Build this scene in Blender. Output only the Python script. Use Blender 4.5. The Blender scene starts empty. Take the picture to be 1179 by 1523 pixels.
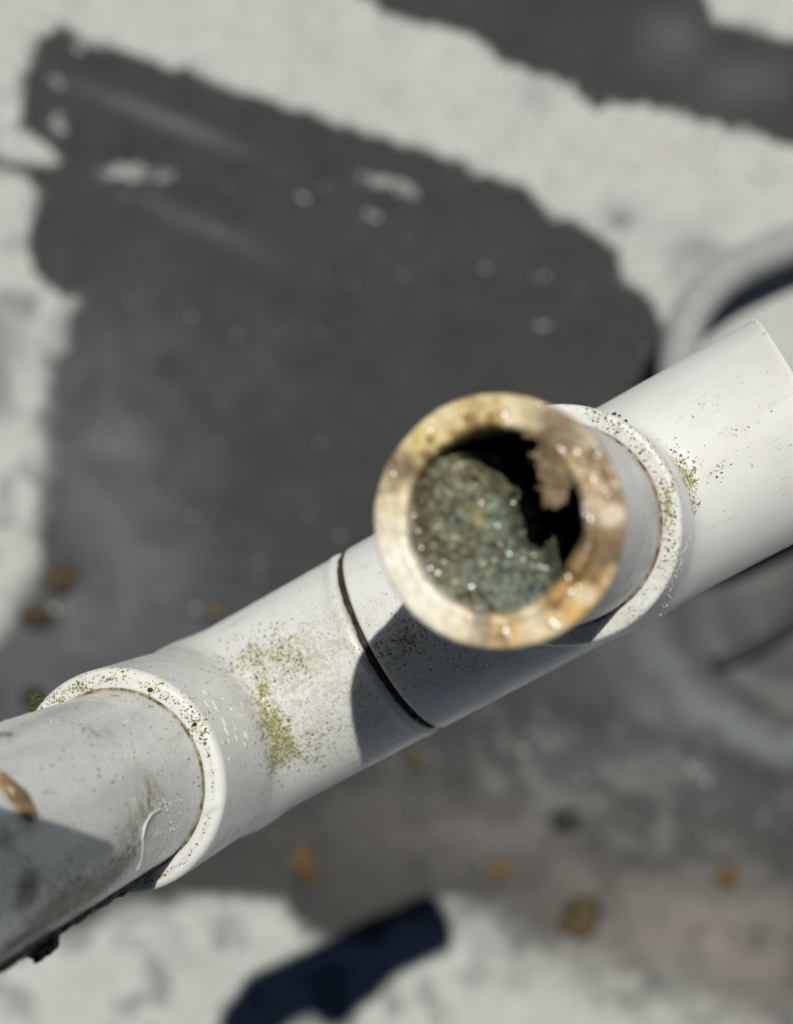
import bpy, bmesh, math, random
import numpy as np
from mathutils import Vector, Matrix

# ------------------------------------------------------------------ camera, sky, sun, exposure
U = 0.0267                      # one pipe diameter (26.7 mm) in metres; shapes below are in pipe diameters
CAMH = 30.5                     # camera height over the roof, in pipe diameters
FPX, PW, PH = 2200.0, 1179.0, 1523.0
TO_SUN = np.array([0.07, 0.41, 1.0]); TO_SUN /= np.linalg.norm(TO_SUN)
SUN_STRENGTH, SKY_STRENGTH, EXPOSURE = 5.0, 0.05, -0.36

scene = bpy.context.scene
C = scene.collection
cam_data = bpy.data.cameras.new("camera")
cam = bpy.data.objects.new("camera", cam_data); C.objects.link(cam)
cam.location = (0, 0, CAMH * U)
cam_data.sensor_fit = 'VERTICAL'; cam_data.sensor_height = 36.0; cam_data.sensor_width = 27.87
cam_data.lens = FPX / PH * 36.0
cam_data.clip_start = 0.005; cam_data.clip_end = 100
cam_data.dof.use_dof = True
cam_data.dof.focus_distance = 7.9 * U
APERTURE = 0.138 * U
cam_data.dof.aperture_fstop = cam_data.lens / 1000 / APERTURE
scene.camera = cam

world = bpy.data.worlds.new("World"); scene.world = world; world.use_nodes = True
wn = world.node_tree.nodes; wl = world.node_tree.links; wn.clear()
sky = wn.new('ShaderNodeTexSky'); sky.sky_type = 'NISHITA'; sky.sun_disc = False
sky.sun_elevation = math.asin(TO_SUN[2]); sky.sun_rotation = math.atan2(TO_SUN[0], TO_SUN[1])
sky.air_density = 0.2; sky.dust_density = 0.0; sky.ozone_density = 1.0
bg = wn.new('ShaderNodeBackground'); bg.inputs[1].default_value = SKY_STRENGTH
wo = wn.new('ShaderNodeOutputWorld')
wl.new(sky.outputs[0], bg.inputs[0]); wl.new(bg.outputs[0], wo.inputs[0])
sun_data = bpy.data.lights.new("sun", 'SUN'); sun_data.energy = SUN_STRENGTH; sun_data.angle = math.radians(0.53)
sun_data.color = (1.0, 0.972, 0.92)
sun = bpy.data.objects.new("sun", sun_data); C.objects.link(sun)
sun.rotation_euler = Vector(TO_SUN).to_track_quat('Z', 'Y').to_euler(); sun.location = (0.1, 0.6, 1.5)
scene.view_settings.view_transform = 'Standard'; scene.view_settings.look = 'None'
scene.view_settings.exposure = EXPOSURE; scene.view_settings.gamma = 1

rng = np.random.default_rng(7)
random.seed(7)

# ------------------------------------------------------------------ numpy helpers
def _hash(ix, iy, iz, seed):
    n = (ix.astype(np.int64) * 374761393 + iy.astype(np.int64) * 668265263 + iz.astype(np.int64) * 2147483647 + seed * 1274126177) & 0xFFFFFFFF
    n = ((n ^ (n >> 13)) * 1274126177) & 0xFFFFFFFF
    n = ((n ^ (n >> 16)) * 2246822519) & 0xFFFFFFFF
    n = n ^ (n >> 15)
    return (n & 0xFFFFFF) / float(0xFFFFFF)

def vnoise(P, seed=0):
    P = np.asarray(P, float); i = np.floor(P).astype(np.int64); f = P - i; f = f * f * f * (f * (f * 6 - 15) + 10)
    r = 0
    for dx in (0, 1):
        for dy in (0, 1):
            for dz in (0, 1):
                w = (f[..., 0] if dx else 1 - f[..., 0]) * (f[..., 1] if dy else 1 - f[..., 1]) * (f[..., 2] if dz else 1 - f[..., 2])
                r = r + w * _hash(i[..., 0] + dx, i[..., 1] + dy, i[..., 2] + dz, seed)
    return r * 2 - 1

ROT = np.array([[0.00, 0.80, 0.60], [-0.80, 0.36, -0.48], [-0.60, -0.48, 0.64]])
def fbm(P, scale=1.0, octaves=4, seed=0, gain=0.5):
    P = np.asarray(P, float) * scale; a, t, r = 1.0, 0.0, 0.0
    for o in range(octaves):
        P = P @ ROT; r = r + a * vnoise(P * 2 ** o + 17.3 * o, seed + o); t += a; a *= gain
    return r / t

def smooth(a, b, x):
    t = np.clip((x - a) / (b - a), 0, 1); return t * t * (3 - 2 * t)

def poly_sdf(pts, q):
    """signed distance of points q (n,2) to a closed polygon, negative inside"""
    pts = np.asarray(pts, float); d2 = np.full(len(q), 1e18); ins = np.zeros(len(q), bool)
    for a, b in zip(pts, np.roll(pts, -1, 0)):
        e = b - a; w = q - a; t = np.clip((w @ e) / (e @ e), 0, 1)
        d2 = np.minimum(d2, ((w - t[:, None] * e) ** 2).sum(1))
        c = ((a[1] > q[:, 1]) != (b[1] > q[:, 1])) & (q[:, 0] < (b[0] - a[0]) * (q[:, 1] - a[1]) / (b[1] - a[1] + 1e-12) + a[0])
        ins ^= c
    d = np.sqrt(d2); return np.where(ins, -d, d)

def surface_nets(f, lo, hi, h, project=3):
    lo = np.array(lo, float); n = np.ceil((np.array(hi) - lo) / h).astype(int) + 1
    ax = [lo[k] + h * np.arange(n[k]) for k in range(3)]
    V = np.empty(n)
    for i in range(0, n[0], 24):                      # in slabs, to keep memory low
        g = np.stack(np.meshgrid(ax[0][i:i + 24], ax[1], ax[2], indexing='ij'), -1)
        V[i:i + 24] = f(g.reshape(-1, 3)).reshape(g.shape[:3])
    S = V < 0
    nc = n - 1; num = np.zeros(nc); acc = np.zeros(tuple(nc) + (3,))
    cnr = [(a, b, c) for a in (0, 1) for b in (0, 1) for c in (0, 1)]
    def sub(A, c): return A[c[0]:c[0] + nc[0], c[1]:c[1] + nc[1], c[2]:c[2] + nc[2]]
    for p in range(8):
        for q in range(p + 1, 8):
            a, b = np.array(cnr[p]), np.array(cnr[q])
            if np.abs(a - b).sum() != 1: continue
            va, vb = sub(V, cnr[p]), sub(V, cnr[q]); x = (va < 0) != (vb < 0)
            t = np.where(x, va / np.where(va == vb, 1, va - vb), 0)
            num += x
            for k in range(3): acc[..., k] += np.where(x, a[k] + t * (b[k] - a[k]), 0)
    act = num > 0; idx = -np.ones(nc, int); idx[act] = np.arange(act.sum())
    cells = np.argwhere(act); P = lo + h * (cells + acc[act] / num[act][:, None])
    quads = []
    for k in range(3):
        a, b = [(1, 2), (2, 0), (0, 1)][k]
        sl0 = [slice(1, -1)] * 3; sl0[k] = slice(0, -1); sl1 = [slice(1, -1)] * 3; sl1[k] = slice(1, None)
        s0, s1 = S[tuple(sl0)], S[tuple(sl1)]
        e = np.argwhere(s0 != s1); flip = s0[tuple(e.T)]
        e = e + np.array([0 if j == k else 1 for j in range(3)])
        def cell(da, db):
            c = e.copy(); c[:, a] -= da; c[:, b] -= db; return idx[tuple(c.T)]
        q = np.stack([cell(1, 1), cell(0, 1), cell(0, 0), cell(1, 0)], 1)
        q[~flip] = q[~flip][:, ::-1]; quads.append(q)
    F = np.concatenate(quads); F = F[(F >= 0).all(1)]
    e = h * 0.2
    for _ in range(project):
        G = np.stack([(f(P + np.eye(3)[k] * e) - f(P - np.eye(3)[k] * e)) / (2 * e) for k in range(3)], 1)
        P = P - np.clip(f(P), -h, h)[:, None] * G / np.maximum((G * G).sum(1), 0.2)[:, None]
    return P, F

# camera-space design frame: everything of the assembly was measured in pipe diameters from the lens
O_AX = np.array([1.1951, -0.0912, -8.7826])            # centre of the tee
MX = np.array([0.8473, 0.4813, 0.2244]); SZ = np.array([-0.2657, 0.0182, 0.9639])
SZ /= np.linalg.norm(SZ); MX -= SZ * (MX @ SZ); MX /= np.linalg.norm(MX); NY = np.cross(SZ, MX)
R = np.stack([MX, NY, SZ])                              # rows: local axes (run, across, branch)
def to_local(p): return (np.asarray(p) - O_AX) @ R.T
def to_cam(p): return np.asarray(p) @ R + O_AX
def dir_px(px, py):
    d = np.array([(px - PW / 2) / FPX, (PH / 2 - py) / FPX, -1.0]); return d
EYE = to_local(np.zeros(3))
def ray(px, py): d = R @ dir_px(px, py); return d / np.linalg.norm(d)
def px_scale(p_local): return -to_cam(p_local)[2] / FPX    # pipe diameters per photo pixel at that depth
def on_plane(px, py, z):
    """point on the plane local-z = z (across the branch) seen at that photo position"""
    d = ray(px, py); return EYE + d * (z - EYE[2]) / d[2]

TEE_L, TEE_R, TEE_H, RIM = 1.412, 1.386, 1.438, 2.992      # left/right run ends, branch face, open end of the stub
RH, RR = 0.608, 0.620
SL = to_local(np.array([-0.243, -0.0201, 0.9698]) + O_AX); SL /= np.linalg.norm(SL)
EC = np.array([-2.798, 0, 0]); EFACE = 1.423; ERH = 0.6195

def smin(a, b, k):
    h = np.clip(0.5 + 0.5 * (b - a) / k, 0, 1); return b * (1 - h) + a * h - k * h * (1 - h)
def cyl(P, o, d, t0, t1, r, rnd):
    q = P - o; t = q @ d; rad = np.sqrt(np.maximum((q * q).sum(1) - t * t, 0))
    dx = rad - r + rnd; dt = np.abs(t - (t0 + t1) / 2) - (t1 - t0) / 2 + rnd
    return np.minimum(np.maximum(dx, dt), 0) + np.hypot(np.maximum(dx, 0), np.maximum(dt, 0)) - rnd
XA = np.array([1.0, 0, 0]); ZA = np.array([0, 0, 1.0]); OO = np.zeros(3)
def tee_sdf(P):
    run = cyl(P, OO, XA, -TEE_L, TEE_R, RR, 0.022)
    br = cyl(P, OO, ZA, -0.1, TEE_H, RH, 0.028)
    s = smin(run, br, 0.11)
    bore = np.minimum(cyl(P, OO, XA, -3, 3, 0.40, 0.01), cyl(P, OO, ZA, 0, 3, 0.40, 0.01))
    bore = np.minimum(bore, np.minimum(cyl(P, OO, XA, 0.72, 3, 0.503, 0.01), cyl(P, OO, XA, -3, -0.72, 0.503, 0.01)))
    bore = np.minimum(bore, cyl(P, OO, ZA, 0.75, 3, 0.506, 0.01))
    return np.maximum(s, -bore)
def elbow_sdf(P):
    run = cyl(P, OO, XA, -2.798, -TEE_L - 0.050, RR - 0.002, 0.035)
    run = smin(run, cyl(P, OO, XA, -TEE_L - 0.12, -TEE_L - 0.050, RR + 0.0005, 0.03), 0.02)
    ball = np.sqrt(((P - EC) ** 2).sum(1)) - RR + 0.002
    hub = cyl(P, EC, SL, 0, EFACE, ERH, 0.045)
    s = smin(smin(run, ball, 0.05), hub, 0.10)
    bore = np.minimum(cyl(P, OO, XA, -2.798, 3, 0.40, 0.01), cyl(P, EC, SL, 0, 3, 0.40, 0.01))
    bore = np.minimum(bore, np.minimum(cyl(P, OO, XA, -2.1, 3, 0.503, 0.01), cyl(P, EC, SL, 0.7, 3, 0.506, 0.01)))
    return np.maximum(s, -bore)
def stub_sdf(P): return cyl(P, OO, ZA, 0.7, RIM, 0.5, 0.01)
def lpipe_sdf(P): return cyl(P, EC, SL, 0.7, 4.2, 0.5, 0.01)
def march(f, px, py):
    d = ray(px, py)[None]; t = 4.0
    for _ in range(200):
        v = f(EYE + d * t)[0]
        if v < 1e-4: break
        t += v * 0.7
        if t > 14: return None
    return (EYE + d * t)[0]
def normal_at(f, p):
    e = 1e-3; g = np.array([f((p + np.eye(3)[k] * e)[None])[0] - f((p - np.eye(3)[k] * e)[None])[0] for k in range(3)])
    return g / np.linalg.norm(g)
CR, CU, CV = R @ np.array([1.0, 0, 0]), R @ np.array([0, 1.0, 0]), R @ np.array([0, 0, 1.0])
def blob(f, V, px, py, sx, sy, ang, amp):
    """soft patch of wear on a surface: an ellipsoid round a point of it, sizes in photo pixels there"""
    c = march(f, px, py)
    if c is None: return np.zeros(len(V))
    k = px_scale(c); a = math.radians(ang); q = V - c
    x, y, z = q @ CR, q @ CU, q @ CV
    u = (x * math.cos(a) + y * math.sin(a)) / (sx * k); v = (-x * math.sin(a) + y * math.cos(a)) / (sy * k); w = z / (max(sx, sy) * 1.3 * k)
    return amp * np.exp(-0.5 * (u * u + v * v + w * w))

# ------------------------------------------------------------------ objects and meshes
def mesh_obj(name, V, F, mat, parent=None, scale=U, shade=True, attrs=None):
    me = bpy.data.meshes.new(name)
    V = np.asarray(V, float) * scale
    if isinstance(F, np.ndarray):
        n, k = F.shape
        me.vertices.add(len(V)); me.vertices.foreach_set('co', V.ravel())
        me.loops.add(n * k); me.loops.foreach_set('vertex_index', F.astype(np.int32).ravel())
        me.polygons.add(n); me.polygons.foreach_set('loop_start', (np.arange(n) * k).astype(np.int32))
        me.update(calc_edges=True); me.validate()
    else:
        me.from_pydata([tuple(v) for v in V], [], F); me.update()
    if shade: me.polygons.foreach_set('use_smooth', np.ones(len(me.polygons), bool))
    for an, arr in (attrs or {}).items():
        a = me.attributes.new(an, 'FLOAT_COLOR', 'POINT')
        full = np.ones((len(V), 4)); full[:, :arr.shape[1]] = arr; a.data.foreach_set('color', full.ravel().astype(np.float32))
    o = bpy.data.objects.new(name, me); C.objects.link(o)
    if mat: me.materials.append(mat)
    if parent: o.parent = parent
    return o
def tag(o, label=None, cat=None, group=None, kind=None):
    for k, v in (('label', label), ('category', cat), ('group', group), ('kind', kind)):
        if v: o[k] = v
    return o
def local_frame_matrix():
    m = Matrix.Identity(4)
    for r in range(3):
        for c in range(3): m[r][c] = R[c][r]
        m[r][3] = O_AX[r] * U
    m[2][3] += CAMH * U
    return m
LM = local_frame_matrix()
def at_frame(o): o.matrix_world = LM; return o

def grid_faces(nu, nv, wrap_u=False):
    iu = np.arange(nu if wrap_u else nu - 1); jv = np.arange(nv - 1)
    I, J = np.meshgrid(iu, jv, indexing='ij'); I2 = (I + 1) % nu
    return np.stack([I * nv + J, I2 * nv + J, I2 * nv + J + 1, I * nv + J + 1], -1).reshape(-1, 4)
def lathe(profile, o, d, nseg=128, ref=None):
    """surface of revolution: profile of (radius, height) about the axis o + t d"""
    d = d / np.linalg.norm(d); a = np.cross(d, [0, 1, 0.2]) if ref is None else ref - d * (ref @ d); a /= np.linalg.norm(a); b = np.cross(d, a)
    pr = np.asarray(profile, float); t = np.linspace(0, 2 * np.pi, nseg, endpoint=False)
    rad = np.cos(t)[:, None] * a + np.sin(t)[:, None] * b
    V = o + rad[:, None, :] * pr[None, :, :1] + d * pr[None, :, 1:2]
    return V.reshape(-1, 3), grid_faces(nseg, len(pr), True)
def ico(sub):
    bm = bmesh.new(); bmesh.ops.create_icosphere(bm, subdivisions=sub, radius=1)
    V = np.array([v.co[:] for v in bm.verts]); F = np.array([[v.index for v in f.verts] for f in bm.faces]); bm.free(); return V, F
ICO2, ICO3, ICO4 = ico(2), ico(3), ico(5)
def join(parts):
    Vs, Fs, n = [], [], 0
    for V, F in parts: Vs.append(V); Fs.append(F + n); n += len(V)
    return np.concatenate(Vs), np.concatenate(Fs)
def frame_of(n):
    a = np.cross(n, [0.3, 0.8, 0.1]); a /= np.linalg.norm(a); return a, np.cross(n, a)

# ------------------------------------------------------------------ materials
def new_mat(name):
    m = bpy.data.materials.new(name); m.use_nodes = True; nt = m.node_tree; nt.nodes.clear()
    out = nt.nodes.new('ShaderNodeOutputMaterial'); b = nt.nodes.new('ShaderNodeBsdfPrincipled'); nt.links.new(b.outputs[0], out.inputs[0])
    return m, nt, b
class N:
    """short hand for building node graphs"""
    def __init__(s, nt): s.nt = nt
    def node(s, t, **kw):
        n = s.nt.nodes.new(t)
        for k, v in kw.items(): setattr(n, k, v)
        return n
    def set(s, sock, v):
        if hasattr(v, 'is_linked') or isinstance(v, bpy.types.NodeSocket): s.nt.links.new(v, sock)
        else: sock.default_value = v
    def coord(s): return s.node('ShaderNodeTexCoord').outputs['Object']
    def attr(s, name):
        a = s.node('ShaderNodeAttribute'); a.attribute_name = name; sp = s.node('ShaderNodeSeparateColor'); s.nt.links.new(a.outputs['Color'], sp.inputs[0])
        return a.outputs['Color'], sp.outputs[0], sp.outputs[1], sp.outputs[2]
    def noise(s, co, scale, detail=3, rough=0.5, dist=0.0):
        n = s.node('ShaderNodeTexNoise'); s.nt.links.new(co, n.inputs['Vector']); n.inputs['Scale'].default_value = scale
        n.inputs['Detail'].default_value = detail; n.inputs['Roughness'].default_value = rough; n.inputs['Distortion'].default_value = dist
        return n.outputs['Fac']
    def voro(s, co, scale, feature='F1', out='Distance', rnd=1.0):
        n = s.node('ShaderNodeTexVoronoi', feature=feature); s.nt.links.new(co, n.inputs['Vector']); n.inputs['Scale'].default_value = scale; n.inputs['Randomness'].default_value = rnd
        return n.outputs[out]
    def math(s, op, a, b=0.0, c=0.0, clamp=False):
        n = s.node('ShaderNodeMath', operation=op, use_clamp=clamp); s.set(n.inputs[0], a); s.set(n.inputs[1], b); s.set(n.inputs[2], c); return n.outputs[0]
    def ramp(s, x, a, b, lo=0.0, hi=1.0):
        n = s.node('ShaderNodeMapRange', interpolation_type='SMOOTHSTEP'); s.set(n.inputs[0], x); s.set(n.inputs[1], a); s.set(n.inputs[2], b); s.set(n.inputs[3], lo); s.set(n.inputs[4], hi); return n.outputs[0]
    def mix(s, f, a, b):
        n = s.node('ShaderNodeMix', data_type='RGBA'); s.set(n.inputs[0], f)
        for i, v in ((6, a), (7, b)): s.set(n.inputs[i], v if not isinstance(v, tuple) else (*v, 1.0))
        return n.outputs[2]
    def scale_vec(s, co, v, rot=(0, 0, 0)):
        n = s.node('ShaderNodeMapping'); s.nt.links.new(co, n.inputs[0]); n.inputs['Scale'].default_value = v; n.inputs['Rotation'].default_value = rot; return n.outputs[0]
    def bump(s, h, strength, dist):
        n = s.node('ShaderNodeBump'); n.inputs['Strength'].default_value = strength; n.inputs['Distance'].default_value = dist; s.set(n.inputs['Height'], h); return n.outputs[0]

def plastic_material(name, base=(0.735, 0.742, 0.72), rough=0.33):
    """weathered white plastic; 'wear' holds (green algae, dark specks, tan film)"""
    m, nt, b = new_mat(name); g = N(nt); co = g.coord()
    _, al, sp, tan = g.attr('wear')
    big = g.noise(co, 60, 4, 0.6); mid = g.noise(co, 320, 4, 0.6)
    col = g.mix(g.ramp(big, 0.35, 0.7), base, tuple(c * k for c, k in zip(base, (0.93, 0.925, 0.90))))
    col = g.mix(g.math('MULTIPLY', g.ramp(tan, 0.0, 1.0), g.ramp(mid, 0.25, 0.7)), col, (0.50, 0.44, 0.33))
    streak = g.noise(g.scale_vec(co, (0.10, 1.0, 1.0)), 620, 4, 0.62); patch = g.noise(co, 95, 3, 0.6)
    col = g.mix(g.math('MULTIPLY', g.math('MULTIPLY', g.ramp(streak, 0.56, 0.72), g.ramp(patch, 0.38, 0.60)), 0.6), col, (0.46, 0.445, 0.40))
    col = g.mix(g.math('MULTIPLY', g.ramp(g.noise(co, 150, 4, 0.65), 0.55, 0.75), 0.35), col, (0.62, 0.585, 0.50))
    # fine dark specks: single round spots, each present or not by chance, more of them where the mask is high
    n1 = g.noise(co, 330, 3, 0.65); dens = g.math('MULTIPLY', sp, g.ramp(n1, 0.30, 0.66, 0.30, 1.0))
    cover = 0.0
    for sc, most, base_, size, dark in ((1800, 0.42, 0.003, 0.44, 0.80), (3000, 0.62, 0.004, 0.48, 0.70)):
        vd = g.voro(co, sc); vc = g.node('ShaderNodeSeparateColor'); nt.links.new(g.voro(co, sc, out='Color'), vc.inputs[0])
        here = g.math('LESS_THAN', vc.outputs[0], g.math('ADD', g.math('MULTIPLY', g.math('MINIMUM', dens, 1.0), most), base_))
        rad = g.ramp(vc.outputs[1], 0, 1, size * 0.45, size)
        spot = g.math('MULTIPLY', here, g.ramp(g.math('DIVIDE', vd, rad), 1.05, 0.55))
        spcol = g.mix(vc.outputs[2], (0.105, 0.075, 0.052), (0.055, 0.055, 0.032))
        col = g.mix(g.math('MULTIPLY', spot, g.ramp(vc.outputs[1], 0, 1, dark, dark * 0.7)), col, spcol)
        cover = g.math('MAXIMUM', cover, spot)
    col = g.mix(g.math('MULTIPLY', g.math('MULTIPLY', dens, g.ramp(g.noise(co, 1500, 3, 0.6), 0.36, 0.62)), 0.42, clamp=True), col, (0.42, 0.40, 0.30))
    # green algae: single grains that crowd together towards the middle of a patch
    n2b = g.noise(co, 420, 3, 0.6); a_in = g.math('MULTIPLY', al, g.ramp(n2b, 0.30, 0.62, 0.30, 1.2))
    for sc, most in ((2300, 0.78), (3600, 0.75)):
        vd = g.voro(co, sc); vc = g.node('ShaderNodeSeparateColor'); nt.links.new(g.voro(co, sc, out='Color'), vc.inputs[0])
        here = g.math('LESS_THAN', vc.outputs[0], g.math('MULTIPLY', g.math('MINIMUM', a_in, 1.15), most))
        grain = g.math('MULTIPLY', here, g.ramp(vd, 0.70, 0.42))
        acol = g.mix(g.ramp(vc.outputs[1], 0.15, 0.75), (0.030, 0.034, 0.007), (0.30, 0.285, 0.05))
        col = g.mix(g.math('MULTIPLY', grain, 0.9), col, acol); cover = g.math('MAXIMUM', cover, grain)
    col = g.mix(g.math('MULTIPLY', a_in, 0.22, clamp=True), col, (0.30, 0.28, 0.10))
    g.set(b.inputs['Base Color'], col)
    g.set(b.inputs['Roughness'], g.math('ADD', g.ramp(mid, 0.3, 0.75, rough - 0.06, rough + 0.12), g.math('MULTIPLY', cover, 0.4)))
    b.inputs['Specular IOR Level'].default_value = 0.42
    b.inputs['Subsurface Weight'].default_value = 0.35; b.inputs['Subsurface Radius'].default_value = (0.0026, 0.0024, 0.0021); b.inputs['Subsurface Scale'].default_value = 1.0
    hgt = g.math('ADD', g.math('MULTIPLY', cover, 0.55), g.math('MULTIPLY', g.noise(co, 1100, 3), 0.22))
    hgt = g.math('ADD', hgt, g.math('MULTIPLY', big, 0.6))
    g.set(b.inputs['Normal'], g.bump(hgt, 0.35, 0.00022))
    return m

M_TEE = plastic_material('weathered_white_plastic')

def wet_pipe_material():
    """white pipe smeared with cement and dried mud; 'wear' = (green algae, mud with painted shade, tan smear), axis along object z of its own"""
    m, nt, b = new_mat('smeared_white_plastic'); g = N(nt); co = g.coord(); _, al, mud, tan = g.attr('wear'); fr, fa, fz, _x = None, None, None, None
    colr, ang, hz, _ = g.attr('wrap')                  # (angle, height) unrolled on the pipe
    cv = g.node('ShaderNodeCombineXYZ'); g.set(cv.inputs[0], g.math('MULTIPLY', ang, 10.0)); g.set(cv.inputs[1], g.math('MULTIPLY', hz, 4.0)); uv = cv.outputs[0]
    st = g.noise(g.scale_vec(uv, (0.45, 3.0, 1), (0, 0, 0.5)), 6, 5, 0.62, 0.6)
    st2 = g.noise(g.scale_vec(uv, (0.5, 5.0, 1), (0, 0, 0.75)), 16, 4, 0.6, 0.3)
    big = g.noise(uv, 2.2, 4, 0.6, 0.8)
    col = g.mix(g.ramp(big, 0.35, 0.7), (0.70, 0.71, 0.68), (0.62, 0.635, 0.61))
    col = g.mix(g.math('MULTIPLY', g.ramp(st, 0.58, 0.72), 0.22), col, (0.34, 0.345, 0.32))
    col = g.mix(g.math('MULTIPLY', g.ramp(st2, 0.60, 0.72), 0.3), col, (0.76, 0.77, 0.75))
    col = g.mix(g.math('MULTIPLY', g.ramp(tan, 0, 1), g.ramp(st, 0.35, 0.62), clamp=True), col, (0.30, 0.25, 0.17))
    fleck = g.math('LESS_THAN', g.voro(g.scale_vec(uv, (1, 1.6, 1)), 10), g.ramp(g.noise(uv, 5, 2), 0.38, 0.66, 0.03, 0.24))
    col = g.mix(g.math('MULTIPLY', fleck, 0.8), col, (0.085, 0.09, 0.06))
    fl2 = g.math('LESS_THAN', g.voro(g.scale_vec(uv, (1, 1.3, 1)), 34), g.ramp(g.noise(uv, 7, 2), 0.40, 0.70, 0.02, 0.22))
    col = g.mix(g.math('MULTIPLY', fl2, 0.6), col, (0.15, 0.14, 0.10))
    mm = g.ramp(g.math('ADD', g.math('MULTIPLY', mud, 0.50), g.math('MULTIPLY', g.math('SUBTRACT', st2, 0.5), 1.8)), 0.24, 0.40)
    col = g.mix(mm, col, g.mix(g.ramp(g.noise(uv, 30, 3), 0.35, 0.65), (0.19, 0.165, 0.14), (0.085, 0.075, 0.062)))
    av = g.ramp(g.math('ADD', g.math('MULTIPLY', al, 0.55), g.math('SUBTRACT', g.noise(uv, 22, 3), 0.5)), 0.28, 0.38)
    col = g.mix(g.math('MULTIPLY', av, 0.85), col, (0.17, 0.17, 0.075))
    g.set(b.inputs['Base Color'], col)
    g.set(b.inputs['Roughness'], g.math('ADD', g.ramp(st, 0.35, 0.65, 0.14, 0.36), g.math('MULTIPLY', mm, 0.3)))
    b.inputs['Specular IOR Level'].default_value = 0.45
    h = g.math('ADD', g.math('MULTIPLY', st, 0.8), g.math('MULTIPLY', st2, 0.7)); h = g.math('ADD', h, g.math('MULTIPLY', mm, 0.8))
    b.inputs['Coat Weight'].default_value = 0.25; b.inputs['Coat Roughness'].default_value = 0.12
    g.set(b.inputs['Normal'], g.bump(h, 0.2, 0.0006))
    return m

def attr_material(name, rough=0.5, bump_scale=900, bump=0.3, grain=0.25, grain_scale=700, spec=0.4, dist=0.0004, coat=0.0, cells=0.0):
    """base colour straight from the painted 'tint' of the thing, broken up by fine grain"""
    m, nt, b = new_mat(name); g = N(nt); co = g.coord(); col, *_ = g.attr('tint')
    n = g.noise(co, grain_scale, 4, 0.65)
    mulc = g.node('ShaderNodeMix', data_type='RGBA', blend_type='MULTIPLY'); mulc.inputs[0].default_value = 1.0
    nt.links.new(col, mulc.inputs[6]); k = g.ramp(n, 0.3, 0.7, 1 - grain, 1 + grain)
    if cells:
        vc = g.node('ShaderNodeSeparateColor'); nt.links.new(g.voro(co, cells, out='Color'), vc.inputs[0]); vc2 = g.node('ShaderNodeSeparateColor'); nt.links.new(g.voro(co, cells * 2.3, out='Color'), vc2.inputs[0])
        k = g.math('MULTIPLY', k, g.math('MULTIPLY', g.ramp(vc.outputs[0], 0.0, 1.0, 0.75, 1.3), g.ramp(vc2.outputs[0], 0.0, 1.0, 0.75, 1.25)))
    cc = g.node('ShaderNodeCombineColor')
    for i in range(3): g.set(cc.inputs[i], k)
    nt.links.new(cc.outputs[0], mulc.inputs[7]); g.set(b.inputs['Base Color'], mulc.outputs[2])
    g.set(b.inputs['Roughness'], g.ramp(n, 0.3, 0.7, rough - 0.1, rough + 0.12)); b.inputs['Specular IOR Level'].default_value = spec
    b.inputs['Coat Weight'].default_value = coat; b.inputs['Coat Roughness'].default_value = 0.12
    g.set(b.inputs['Normal'], g.bump(g.noise(co, bump_scale, 4, 0.6), bump, dist))
    return m

def plain(name, c1, c2, rough, scale, bump=0.3, dist=0.0004, spec=0.4):
    m, nt, b = new_mat(name); g = N(nt); co = g.coord(); n = g.noise(co, scale, 4, 0.6)
    g.set(b.inputs['Base Color'], g.mix(g.ramp(n, 0.33, 0.67), c1, c2)); b.inputs['Roughness'].default_value = rough
    b.inputs['Specular IOR Level'].default_value = spec; g.set(b.inputs['Normal'], g.bump(g.noise(co, scale * 2.2, 4), bump, dist)); return m

def water_material(name='clear_water', ior=1.33, rough=0.06, focus_white=0.0):
    m = bpy.data.materials.new(name); m.use_nodes = True; nt = m.node_tree; nt.nodes.clear(); g = N(nt)
    out = g.node('ShaderNodeOutputMaterial'); mx = g.node('ShaderNodeMixShader'); body = g.node('ShaderNodeMixShader'); tr = g.node('ShaderNodeBsdfTransparent'); df = g.node('ShaderNodeBsdfDiffuse'); gl = g.node('ShaderNodeBsdfGlossy')
    fr = g.node('ShaderNodeFresnel'); fr.inputs[0].default_value = ior; gl.inputs['Roughness'].default_value = rough; tr.inputs[0].default_value = (0.97, 0.975, 0.97, 1); df.inputs[0].default_value = (0.9, 0.9, 0.88, 1)
    geo = g.node('ShaderNodeNewGeometry'); front = g.math('SUBTRACT', 1.0, geo.outputs['Backfacing'])
    body.inputs[0].default_value = focus_white; nt.links.new(tr.outputs[0], body.inputs[1]); nt.links.new(df.outputs[0], body.inputs[2])
    g.set(mx.inputs[0], g.math('MULTIPLY', fr.outputs[0], front)); nt.links.new(body.outputs[0], mx.inputs[1]); nt.links.new(gl.outputs[0], mx.inputs[2]); nt.links.new(mx.outputs[0], out.inputs[0]); return m

M_WATER = water_material('focus_white_water', 1.45, 0.15, 0.38); M_GEL = water_material('wet_glint', 1.75, 0.23)  # white in the first stands in for light focused through the drops
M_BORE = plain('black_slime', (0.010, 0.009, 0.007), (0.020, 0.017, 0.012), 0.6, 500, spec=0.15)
M_SEAM = plain('packed_dirt', (0.055, 0.036, 0.020), (0.010, 0.009, 0.006), 0.7, 1100, 0.6)
M_MOSS = plain('moss', (0.025, 0.034, 0.008), (0.06, 0.07, 0.018), 0.8, 700, 0.6)

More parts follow.
